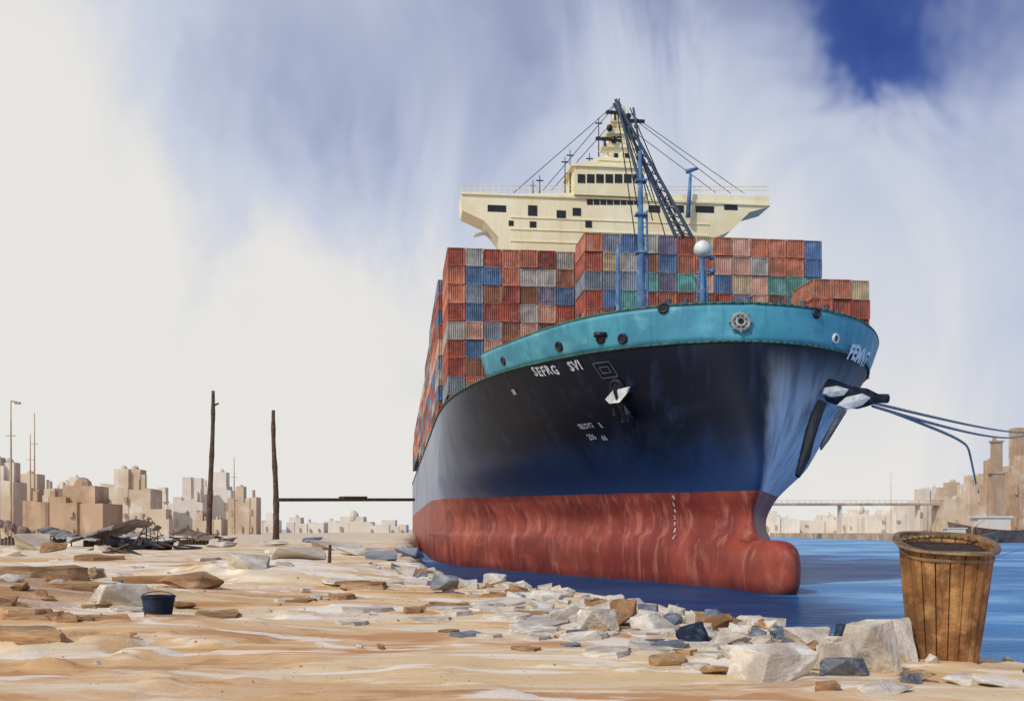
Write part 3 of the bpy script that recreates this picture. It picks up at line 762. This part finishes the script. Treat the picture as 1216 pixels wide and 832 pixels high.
B.box(-.6,.6,0,L,-.4,.1,q); B.box(-.7,.7,L*.45,L*.62,.1,.4,q); B.obj("walkway",M_wood,gw)
def tmast(px,pyt,depth,lamp):
    x_=(px-608)/F*depth; zt=H+(HZ-pyt)/F*depth; o=empty("radio_mast",(x_,depth,3)); top(o,"thin pale mast rising above the town roofs","mast","thin masts above the town")
    B=MB(); B.cyl((0,0,0),(0,0,zt-3),.3,.1,6); B.cyl((-1,0,(zt-3)*.75),(1,0,(zt-3)*.75),.08,n=5)
    if lamp: B.cyl((0,0,zt-3),(1.2,0,zt-3.2),.15,n=6); B.box(.8,1.8,-.3,.3,zt-3.6,zt-3.2)
    B.obj("pole",M_stone2,o)
tmast(13,476,195,True); tmast(41,490,260,False); tmast(36,515,260,False); tmast(278,543,296,False); tmast(1058,560,700,False)
# ---------------------------------------------------------------- rocks
M_rock=weathered("pale_rock",srgb(224,215,199),srgb(166,154,142),srgb(242,238,230),rough=.92,scale=.9,bump=.5,bscale=5,streak=False,amount=.8,randtint=.25,spec=.1)
M_rockb=weathered("brown_rock",srgb(190,152,110),srgb(128,94,66),srgb(222,198,164),rough=.92,scale=.9,bump=.6,bscale=5,streak=False,amount=.8,randtint=.4,spec=.1)
M_rockg=weathered("blue_grey_rock",srgb(134,140,150),srgb(80,88,102),srgb(182,186,190),rough=.9,scale=1,bump=.6,bscale=5,streak=False,amount=.8,randtint=.3,spec=.1)
M_rockd=weathered("dark_blue_rock",srgb(54,68,96),srgb(24,32,50),srgb(104,116,136),rough=.85,scale=1,bump=.5,bscale=5,streak=False,amount=.8,spec=.2)
def rockmesh(seed,boxy):
    rnd=random.Random(seed); bm=bmesh.new()
    for i in range(15 if not boxy else 13):
        v_=Vector((rnd.uniform(-1,1),rnd.uniform(-1,1),rnd.uniform(-1,1)))
        if boxy:
            v_=Vector([math.copysign(abs(c_)**.4,c_) for c_ in v_])*.52
        else: v_=v_.normalized()*.54*rnd.uniform(.75,1.08)
        bm.verts.new(v_)
    bmesh.ops.convex_hull(bm,input=bm.verts[:])
    for v_ in [v_ for v_ in bm.verts if not v_.link_faces]: bm.verts.remove(v_)
    bmesh.ops.dissolve_limit(bm,angle_limit=.3,verts=bm.verts[:],edges=bm.edges[:])
    bmesh.ops.bevel(bm,geom=bm.edges[:],offset=.02,segments=1,affect='EDGES')
    bmesh.ops.triangulate(bm,faces=bm.faces[:])
    bmesh.ops.subdivide_edges(bm,edges=[e_ for e_ in bm.edges if e_.calc_length()>.14],cuts=2,use_grid_fill=False)
    bmesh.ops.triangulate(bm,faces=bm.faces[:])
    for v_ in bm.verts: v_.co+=v_.co.normalized()*mn.fractal(v_.co*4+Vector((seed,0,0)),.8,2,3)*.04
    me=bpy.data.meshes.new("rock"); bm.to_mesh(me); bm.free()
    me.materials.append(M_rock); return me
RM=[rockmesh(i+1,i%2==0) for i in range(14)]
def slabmesh(seed):
    rnd=random.Random(seed); n=rnd.randint(7,11); a0=rnd.uniform(0,6); top_=[];bot=[]
    for i in range(n):
        a=a0+2*math.pi*i/n+rnd.uniform(-.2,.2); r_=.5*rnd.uniform(.65,1.0); top_.append((r_*math.cos(a),r_*math.sin(a),.5+rnd.uniform(-.12,.12))); bot.append((r_*1.08*math.cos(a),r_*1.08*math.sin(a),-.5))
    bm=bmesh.new(); tv=[bm.verts.new(v) for v in top_]; bv=[bm.verts.new(v) for v in bot]
    bm.faces.new(tv); bm.faces.new(bv[::-1])
    for i in range(n): bm.faces.new((tv[i],bv[i],bv[(i+1)%n],tv[(i+1)%n]))
    bmesh.ops.recalc_face_normals(bm,faces=bm.faces)
    bmesh.ops.triangulate(bm,faces=bm.faces[:]); bmesh.ops.subdivide_edges(bm,edges=bm.edges[:],cuts=2); bmesh.ops.triangulate(bm,faces=bm.faces[:])
    for v_ in bm.verts:
        d_=mn.noise_vector(v_.co*5+Vector((seed,0,0))); v_.co+=Vector((d_.x*.035,d_.y*.035,d_.z*.08))
    me=bpy.data.meshes.new("stone_slab"); bm.to_mesh(me); bm.free(); me.materials.append(M_rock); return me
SMs=[slabmesh(i+50) for i in range(10)]
def rock_at(x_,y_,w_,d_,h_,mat,label,name="rock",zoff=0,cat="rock",k=None,grp="rocks and rubble along the shore",yaw=None,sink=.22,tilt=.12,mesh=None):
    i=k if k is not None else random.randrange(14)
    o=bpy.data.objects.new(name,mesh or RM[i]); COL.objects.link(o)
    o.scale=(w_,d_,h_); o.rotation_euler=(random.uniform(-tilt,tilt),random.uniform(-tilt,tilt),random.uniform(-.5,.5) if yaw is None else yaw)
    o.location=(x_,y_,gz(x_,y_)+h_*(.5-sink)+zoff)
    if mat is not M_rock:
        o.material_slots[0].link='OBJECT'; o.material_slots[0].material=mat
    top(o,label,cat,grp); return o
def rock(px,py,wp,hp,mat=None,label="pale angular limestone rock lying on the sand",name="rock",zoff=0,k=None,dr=.8,sink=.22,tilt=.12,mesh=None):
    dep=1.7*F/(py-HZ); x_=(px-608)/F*dep; w_=wp/F*dep
    d_=w_*dr; h_=hp/F*dep*1.25
    return rock_at(x_,dep+d_*.3,w_,d_,h_,mat or M_rock,label,name,zoff,k=k,sink=sink,tilt=tilt,mesh=mesh)
def slab(px,py,wp,hp,mat,label="thin flat stone slab bedded in the sand",dr=None):
    return rock(px,py,wp,hp,mat,label,"stone_slab",sink=.42,tilt=.03,mesh=random.choice(SMs),dr=dr or random.uniform(.7,1.6))
G=M_rockg;D=M_rockd;Bn=M_rockb
for r_ in [(1042,803,58,66,None,2),(1070,788,40,52,None,4),(1024,750,44,30,None,5),(925,806,98,42,None,6),(1008,806,50,22,G,2),(1001,757,20,24,D,3),
 (868,770,52,25,None,1),(824,766,46,30,D,5),(742,748,40,42,Bn,3),(782,752,62,30,None,7),(712,752,46,30,None,2),(962,770,54,26,None,4),(986,790,42,28,None,8),(905,752,46,24,None,9),
 (1095,812,50,14,Bn,1),(1150,812,50,12,None,5),(1195,815,60,10,None,2),(1060,828,70,16,None,7),(985,822,36,14,Bn,3),(848,800,40,12,Bn,1),(800,776,48,15,G,8),(760,775,44,11,None,9),(690,762,44,10,None,0),
 (1000,775,34,20,None,2),(940,778,30,15,Bn,5),(885,785,42,18,None,10),(1110,790,22,12,None,11),(1085,815,24,12,G,4),(1028,782,30,20,None,3),(1055,772,28,22,None,6),(668,742,40,20,None,8),(640,728,34,16,None,4),
 (525,706,40,26,G,1),(587,699,34,20,None,3),(555,700,24,11,None,4),(505,696,24,10,None,6),(620,702,26,9,None,5),(650,712,40,12,None,7),
 (142,732,60,28,None,2),(222,708,80,20,Bn,5),(290,694,50,18,None,4),(278,676,52,14,None,8),(215,728,30,10,Bn,1),(350,668,70,14,None,2),(430,662,80,12,None,5),(395,655,60,9,None,4),(455,668,44,11,G,8),(330,662,50,10,None,9),(100,650,50,10,None,10),(35,655,50,20,None,2),(60,658,36,16,Bn,3),(15,662,44,10,None,6),(320,650,40,8,None,1),(370,645,30,7,G,3),(260,652,40,8,None,5),(485,662,36,10,G,2)]:
    lab={id(G):"blue grey stone block among the rubble",id(D):"dark blue wet boulder among pale rubble",id(Bn):"brown weathered rock slab on the sand"}.get(id(r_[4]),"pale angular limestone rock lying on the sand")
    rock(r_[0],r_[1],r_[2],r_[3],r_[4],lab,k=r_[5])
for (px,py,wp,hp) in ((20,715,170,18),(55,748,190,16),(20,772,150,12),(90,722,110,10),(170,700,130,12),(60,690,150,10),(15,745,90,20),(210,742,110,7)):
    slab(px,py,wp,hp,Bn,"long low brown rock ledge along the sand",dr=.5)
for i in range(26):   # rough brown rubble mound
    px=random.uniform(-10,120); py=random.uniform(700,752); w_=random.triangular(14,52,24)
    rock(px,py,w_,w_*random.uniform(.3,.5),random.choices([Bn,None,G],[8,2,1])[0],"rough brown rubble stone heaped on the sand",tilt=.35)
def edge_py(px): return float(np.interp(px,[430,470,510,600,700,790,900,990,1060],[648,656,688,695,704,721,738,755,770]))
for i in range(78):
    px=random.triangular(640,1075,930); py=edge_py(px)+random.triangular(2,50,14)
    if py>818: continue
    w_=random.triangular(12,50,20)
    rock(px,py,w_,w_*random.uniform(.3,.6),random.choices([None,Bn,G,D],[13,4,3,.5])[0],"pale broken rubble stone piled on the bank",tilt=.4)
for i in range(22):
    px=random.uniform(480,700); py=edge_py(px)+random.triangular(1,22,6); w_=random.triangular(8,28,12)
    rock(px,py,w_,w_*random.uniform(.25,.5),random.choices([None,Bn,G],[10,3,3])[0],"pale broken rubble stone piled on the bank",tilt=.3)
for i in range(95):
    px=random.triangular(440,1000,740); py=edge_py(px)+random.triangular(6,80,26)
    if py>800: continue
    wp=random.triangular(18,90,36)
    slab(px,py,wp,random.uniform(3.5,8),random.choice([None,None,Bn,None,None,G]),"thin flat pale stone slab bedded in the sand")
for i in range(24):
    px=random.uniform(0,470); py=random.uniform(652,745)
    slab(px,py,random.uniform(20,80),random.uniform(3,7),random.choice([None,Bn,None]),"flat stone slab half buried in sand")
for i in range(50):
    px=random.uniform(60,1050); py=max(edge_py(max(px,430))+4,random.triangular(650,800,715))
    w_=random.triangular(4,15,6)
    rock(px,py,w_,w_*random.uniform(.3,.6),random.choices([None,Bn,G],[5,4,1])[0],"small loose stone lying on the sand",tilt=.4)
ed=EDGE[3:17]
for i in range(55):
    k=random.choices(range(len(ed)-1),[3,3,3,3,3,3,4,4,3,3,2,1.5,.6][:len(ed)-1])[0]; t=random.random(); a=Vector(ed[k]).lerp(Vector(ed[k+1]),t)
    sc_=min(a.y/20,1.5); x_=a.x-random.uniform(-.3,2.2)*max(.6,sc_*.8); y_=a.y-random.uniform(-.2,1)
    if abs(x_-5.65)<.8 and abs(y_-13)<.9: continue
    w_=random.uniform(.12,.45)*max(.7,sc_)
    rock_at(x_,y_,w_,w_*random.uniform(.6,1),w_*random.uniform(.3,.55),random.choices([M_rock,Bn,G],[8,2,1.5])[0],"small broken stone in the shore rubble",tilt=.4)
pts=[]
for i in range(1400):
    y_=random.uniform(9,30); x_=random.uniform(-y_*.55,min(7,y_*.55)); s_=random.uniform(.006,.026)*(y_/14)
    pts.append((x_,y_,s_))
gzs=ground_h(np.array([p_[0] for p_ in pts]),np.array([p_[1] for p_ in pts]))
B=MB()
for p_,g in zip(pts,gzs):
    if g<3: continue
    s_=p_[2]; a=random.uniform(0,3); c_,d_=math.cos(a)*s_,math.sin(a)*s_
    B.add([(p_[0]+c_*1.4,p_[1]+d_,g-.005),(p_[0]-d_,p_[1]+c_,g-.005),(p_[0]-c_,p_[1]-d_*1.3,g-.005),(p_[0]+d_,p_[1]-c_,g-.005),(p_[0]+c_*.3,p_[1],g+s_*.5),(p_[0]-c_*.3,p_[1]+.2*s_,g+s_*.4)],[(0,1,4),(1,5,4),(1,2,5),(2,3,5),(3,4,5),(3,0,4)])
o=B.obj("gravel",weathered("gravel",srgb(190,160,124),scale=1,streak=False)); o["kind"]="stuff"
# ---------------------------------------------------------------- wooden barrel bin
dep=13.0; bx=(1121-608)/F*dep; g=gz(bx,dep)-.03
br=empty("wooden_barrel",(bx,dep,g)); br.rotation_euler=(0,math.radians(1.0),0)
top(br,"tall tapered wooden slatted barrel with open hooped rim on sand","barrel")
M_stave=weathered("stave_wood",srgb(164,114,64),srgb(96,62,34),srgb(200,154,100),rough=.75,scale=1.6,bump=.35,bscale=12,amount=.75)
M_hoop=weathered("old_bronze_hoop",srgb(140,112,76),srgb(72,56,40),srgb(190,166,126),rough=.5,scale=2,bump=.2,metal=.1)
ztop=1.54
TL=.14
def tz(x_,y_,z_): 
    f=ss((z_-.7)/(ztop-.7)); return z_+f*TL*(y_/.6)+f*.02*math.sin(3*math.atan2(y_,x_))
B=MB(); NS=20
for i in range(NS):
    a0=2*math.pi*(i+.045)/NS; a1=2*math.pi*(i+.955)/NS; am=(a0+a1)/2; vs=[]
    dr_=random.uniform(-.008,.008); zt_=ztop-random.uniform(.0,.05)
    for z_ in np.linspace(0,zt_,8):
        t=z_/ztop; R=.405+.17*t+dr_+.01*math.sin(t*3)
        for aa,rr in((a0,R),(am,R+.012),(a1,R),(a1,R-.04),(a0,R-.04)): 
            xx,yy=rr*math.cos(aa),rr*math.sin(aa); vs.append((xx,yy,tz(xx,yy,z_)))
    fs=[]
    for j in range(7):
        for k in range(5): fs.append((j*5+k,j*5+(k+1)%5,j*5+5+(k+1)%5,j*5+5+k))
    fs+=[(4,3,2,1,0),(35,36,37,38,39)]; B.add(vs,fs)
B.obj("staves",M_stave,br)
B=MB(); B.cyl((0,0,.02),(0,0,ztop*.78),.37,.48,24); B.obj("liner",M_glass,br)
B=MB(); vs=[]
for i in range(30):
    a=2*math.pi*i/30; xx,yy=.535*math.cos(a),.535*math.sin(a); vs.append((xx,yy,tz(xx,yy,ztop-.10)+.008*math.sin(a*5)))
B.add(vs+[(0,0,ztop-.08)],[(i,(i+1)%30,30) for i in range(30)]); B.obj("inner_disc",weathered("dark_inner_disc",srgb(70,56,44),scale=4,streak=False,bump=.5),br)  # dark disc closing the barrel just below the rim
def hoop(z_,R,r,hh,mat,name):
    B=MB(); vs=[];n=40
    for i in range(n):
        a=2*math.pi*i/n; rj=r*(1+.25*math.sin(a*4+z_*9))
        for rr,zz_ in((R,0),(R+rj,.01),(R+rj*1.15,hh*.5),(R+rj,hh),(R,hh)): 
            xx,yy=rr*math.cos(a),rr*math.sin(a); vs.append((xx,yy,tz(xx,yy,z_)+zz_))
    fs=[(i*5+k,i*5+(k+1)%5,((i+1)%n)*5+(k+1)%5,((i+1)%n)*5+k) for i in range(n) for k in range(5)]
    B.add(vs,fs); return B.obj(name,mat,br)
hoop(ztop-.16,.56,.024,.05,M_hoop,"hoop"); hoop(ztop-.04,.57,.085,.045,M_hoop,"rim")
B=MB(); vs=[]
for i in range(13):
    t=i/12; vs.append(Vector((-.5+1.0*t,.18+.1*math.sin(t*3),ztop+.02+.05*math.sin(t*math.pi))))
B.tube(vs,.022,7); B.obj("handle",M_hoop,br,smooth=True)
# ---------------------------------------------------------------- bucket, junk on the shore
def G2(px,py):
    d_=1.7*F/(py-HZ); return (px-608)/F*d_,d_
x_,y_=G2(188,738); b0=empty("metal_bucket",(x_,y_,gz(x_,y_)-.02)); top(b0,"small dark blue metal bucket standing by the stone block","bucket")
sc_=y_/F
B=MB(); B.cyl((0,0,0),(0,0,26*sc_),15*sc_,19*sc_,18,cap=False); B.cyl((0,0,.01),(0,0,.02),15*sc_,n=18); ring(B,Vector((0,0,26*sc_)),Matrix.Identity(3).to_quaternion(),19*sc_,1.2*sc_); B.obj("pail",M_rockd,b0,smooth=True)
B=MB(); B.tube([Vector((19*sc_*math.cos(math.pi*k/10),0,26*sc_+6*sc_*math.sin(math.pi*k/10))) for k in range(11)],.6*sc_,5); B.obj("handle",M_dark,b0)
M_tarp=weathered("faded_tarpaulin",srgb(150,148,146),srgb(96,92,88),srgb(196,190,180),rough=.8,scale=.5,bump=.4,bscale=2)
M_tin=weathered("rusty_tin",srgb(156,128,108),srgb(98,80,70),srgb(184,164,146),rough=.7,scale=.6,bump=.3)
def shack(px,py,wp,hp,mat,slope,label):
    x_,y_=G2(px,py); k=y_/F; w_=wp*k;h_=hp*k; d_=w_*.8
    b0=empty("shack",(x_,y_,gz(x_,y_)-.05)); b0.rotation_euler=(0,0,random.uniform(-.4,.4)); top(b0,label,"shack","ramshackle shore shacks")
    for sx,sy in((-1,0),(1,0),(-1,1),(1,1)):
        hh=h_*(1+slope*sx*.25); B=MB(); B.cyl((sx*w_*.45,sy*d_,0),(sx*w_*.45,sy*d_,max(.2,hh)),.07,.05,6); B.obj("post",M_wood,b0)
    B=MB(); vs=[];N=18
    for i in range(N+1):
        t=i/N*2-1; zz_=h_*(1+slope*t*.25)+.06+.06*math.sin(i*2.2)+.12*math.sin(i*.9+px)
        vs+=[(t*w_*.55,-d_*.12+.2*math.sin(i*1.3),zz_-.12-h_*.1),(t*w_*.55,d_*.5,zz_+.1+h_*.15),(t*w_*.55,d_*1.1,zz_)]
    B.add(vs,[(3*i+j,3*i+3+j,3*i+4+j,3*i+1+j) for i in range(N) for j in(0,1)]); o=B.obj("roof",mat,b0); sm=o.modifiers.new("t",'SOLIDIFY'); sm.thickness=.06
    B=MB()
    for i in range(9): 
        xx=-w_*.42+i*w_*.84/9; B.box(xx,xx+w_*.08,d_*.3,d_*.33,0,h_*random.uniform(.4,.7))
    B.obj("plank_wall",M_wood,b0)
shack(110,651,70,18,M_tarp,2.2,"low collapsed shack with a grey tarpaulin roof"); shack(225,648,46,12,M_tin,-2.0,"low rusty tin roofed shack on the shore"); shack(14,648,40,22,M_tin,-1.6,"rusty tin roofed lean-to on the shore"); shack(160,646,40,13,M_tarp,2,"small open shelter with sagging roof"); shack(62,646,40,12,M_tarp,-1.8,"small open shelter with sagging roof")
x_,y_=G2(165,655); k=y_/F
b0=empty("wrecked_boat",(x_,y_,gz(x_,y_))); b0.rotation_euler=(.25,.1,.3); top(b0,"broken dark wooden rowing boat lying on the sand","boat")
B=MB(); vs=[];n=14;L=78*k
for i in range(n+1):
    t=i/n; xx=(t-.5)*L; wd=L*.16*(1-abs(2*t-1)**2.2)+.03; sh=L*.10+L*.08*abs(2*t-1)**2
    vs+=[(xx,-wd,sh),(xx*.92,-wd*.6,.02),(xx*.92,wd*.6,.02),(xx,wd,sh)]
B.add(vs,[(4*i+j,4*i+4+j,4*i+5+j,4*i+1+j) for i in range(n) for j in range(3)]); o=B.obj("hull",M_dark,b0); sm=o.modifiers.new("t",'SOLIDIFY'); sm.thickness=.08
for t in(-.25,0,.22):
    B=MB(); B.box(t*L-.15,t*L+.15,-L*.13,L*.13,L*.08,L*.1); B.obj("thwart",M_wood,b0)
B=MB(); B.cyl((-.1*L,0,.1),(.12*L,.2,L*.5),.07,.04,6); B.cyl((.12*L,.2,L*.5),(.4*L,0,L*.12),.03,n=5); B.cyl((.12*L,.2,L*.5),(-.45*L,0,L*.16),.03,n=5); B.obj("broken_mast",M_wood,b0)
for px,py,wp,hp in((150,660,40,7),(190,655,30,8),(205,645,26,10),(125,655,30,6),(240,642,30,9),(178,642,24,9),(95,648,26,8),(215,655,34,6),(60,650,24,8),(270,644,24,6),(30,646,26,8)):
    x_,y_=G2(px,py); k=y_/F; o=empty("timber_scrap",(x_,y_,gz(x_,y_))); top(o,"pile of dark broken timber on the sand","timber","dark timber scraps on the shore")
    for i in range(5):
        B=MB()
        R=Matrix.Translation((random.uniform(-.3,.3)*wp*k,random.uniform(-.4,.4),.08+i*hp*k*.15))@Matrix.Rotation(random.uniform(-.6,.6),4,'Z')@Matrix.Rotation(random.uniform(-.35,.35),4,'Y')
        B.box(-wp*k*.45,wp*k*.45,-.12,.12,-.06,.06,R)
        B.obj("plank",M_dark if i%2 else M_wood,o)
x_,y_=G2(391,688); o=MB().cyl((0,0,-.2),(.03,0,22*y_/F),.07,.05,7).obj("wooden_stake",M_wood); o.location=(x_,y_,gz(x_,y_)); top(o,"short wooden stake driven into the sand","stake")
# ---------------------------------------------------------------- light
SUN_EL=math.radians(42); az=math.radians(-140)
sdir=Vector((math.sin(az)*math.cos(SUN_EL),math.cos(az)*math.cos(SUN_EL),math.sin(SUN_EL)))
sl=bpy.data.lights.new("sun",'SUN'); sl.energy=2.3; sl.angle=math.radians(.6); sl.color=(1,.95,.88)
so=bpy.data.objects.new("sun",sl); COL.objects.link(so); so.rotation_euler=sdir.to_track_quat('Z','Y').to_euler(); so.location=(0,0,100)
wd=bpy.data.worlds.new("World"); scene.world=wd; wd.use_nodes=True; nt=wd.node_tree; nt.nodes.clear(); T=NT(nt)
out=T.n('ShaderNodeOutputWorld'); bg=T.n('ShaderNodeBackground'); bg.inputs[1].default_value=.1; T.l(bg.outputs[0],out.inputs[0])
sky=T.n('ShaderNodeTexSky',sky_type='NISHITA'); sky.sun_disc=False; sky.sun_elevation=SUN_EL; sky.sun_rotation=az
tc=T.n('ShaderNodeTexCoord').outputs['Generated']
sep=T.n('ShaderNodeSeparateXYZ'); T.l(tc,sep.inputs[0]); x,y,z=sep.outputs
blue=T.mix(1.0,sky.outputs[0],(.46,.53,.94),'MULTIPLY')
deep=T.mix(1.0,sky.outputs[0],(.18,.25,.68),'MULTIPLY')
n1=T.noise(T.mapv(tc,(7,7,2.8),(2.3,0,.4)),1,4,.62,.7)
n2=T.noise(T.mapv(tc,(2.4,2.4,1.5),(7.1,3,0)),1,4,.5,.3)
nw=T.noise(T.mapv(tc,(6,6,4)),1,4,.7)
wx=T.math('ADD',x,T.math('MULTIPLY',T.math('SUBTRACT',nw,.5),.20))
wz=T.math('ADD',z,T.math('MULTIPLY',T.math('SUBTRACT',n1,.5),.26))
bias=T.math('ADD',T.math('MULTIPLY',z,1.1),T.math('MULTIPLY',x,.60))
f=T.math('ADD',T.math('ADD',T.math('MULTIPLY',n1,.66),T.math('MULTIPLY',n2,.45)),T.math('ADD',bias,.20))
for (cx_,cz_,rx_,rz_,am) in ((.30,.425,.03,.05,.44),(.30,.41,.08,.08,.18),(.38,.40,.04,.05,.12),(-.25,.41,.06,.10,.36),(-.13,.39,.06,.10,.34),(-.02,.37,.05,.10,.28),(.13,.50,.12,.05,.18)):
    dx=T.math('DIVIDE',T.math('SUBTRACT',wx,cx_),rx_*2.4); dz=T.math('DIVIDE',T.math('SUBTRACT',wz,cz_),rz_*2.4)
    d2_=T.math('ADD',T.math('MULTIPLY',dx,dx),T.math('MULTIPLY',dz,dz))
    k=T.math('MULTIPLY',T.math('EXPONENT',T.math('MULTIPLY',d2_,-2.6)),am)
    f=T.math('ADD',f,T.math('MULTIPLY',k,T.step(y,0,.2)))
c=T.mix(T.step(f,.86,1.36),(8.0,7.85,7.55),(5.5,6.0,7.3))
c=T.mix(T.step(f,1.26,1.92),c,blue)
c=T.mix(T.step(f,1.62,2.3),c,deep)
T.l(c,bg.inputs[0])
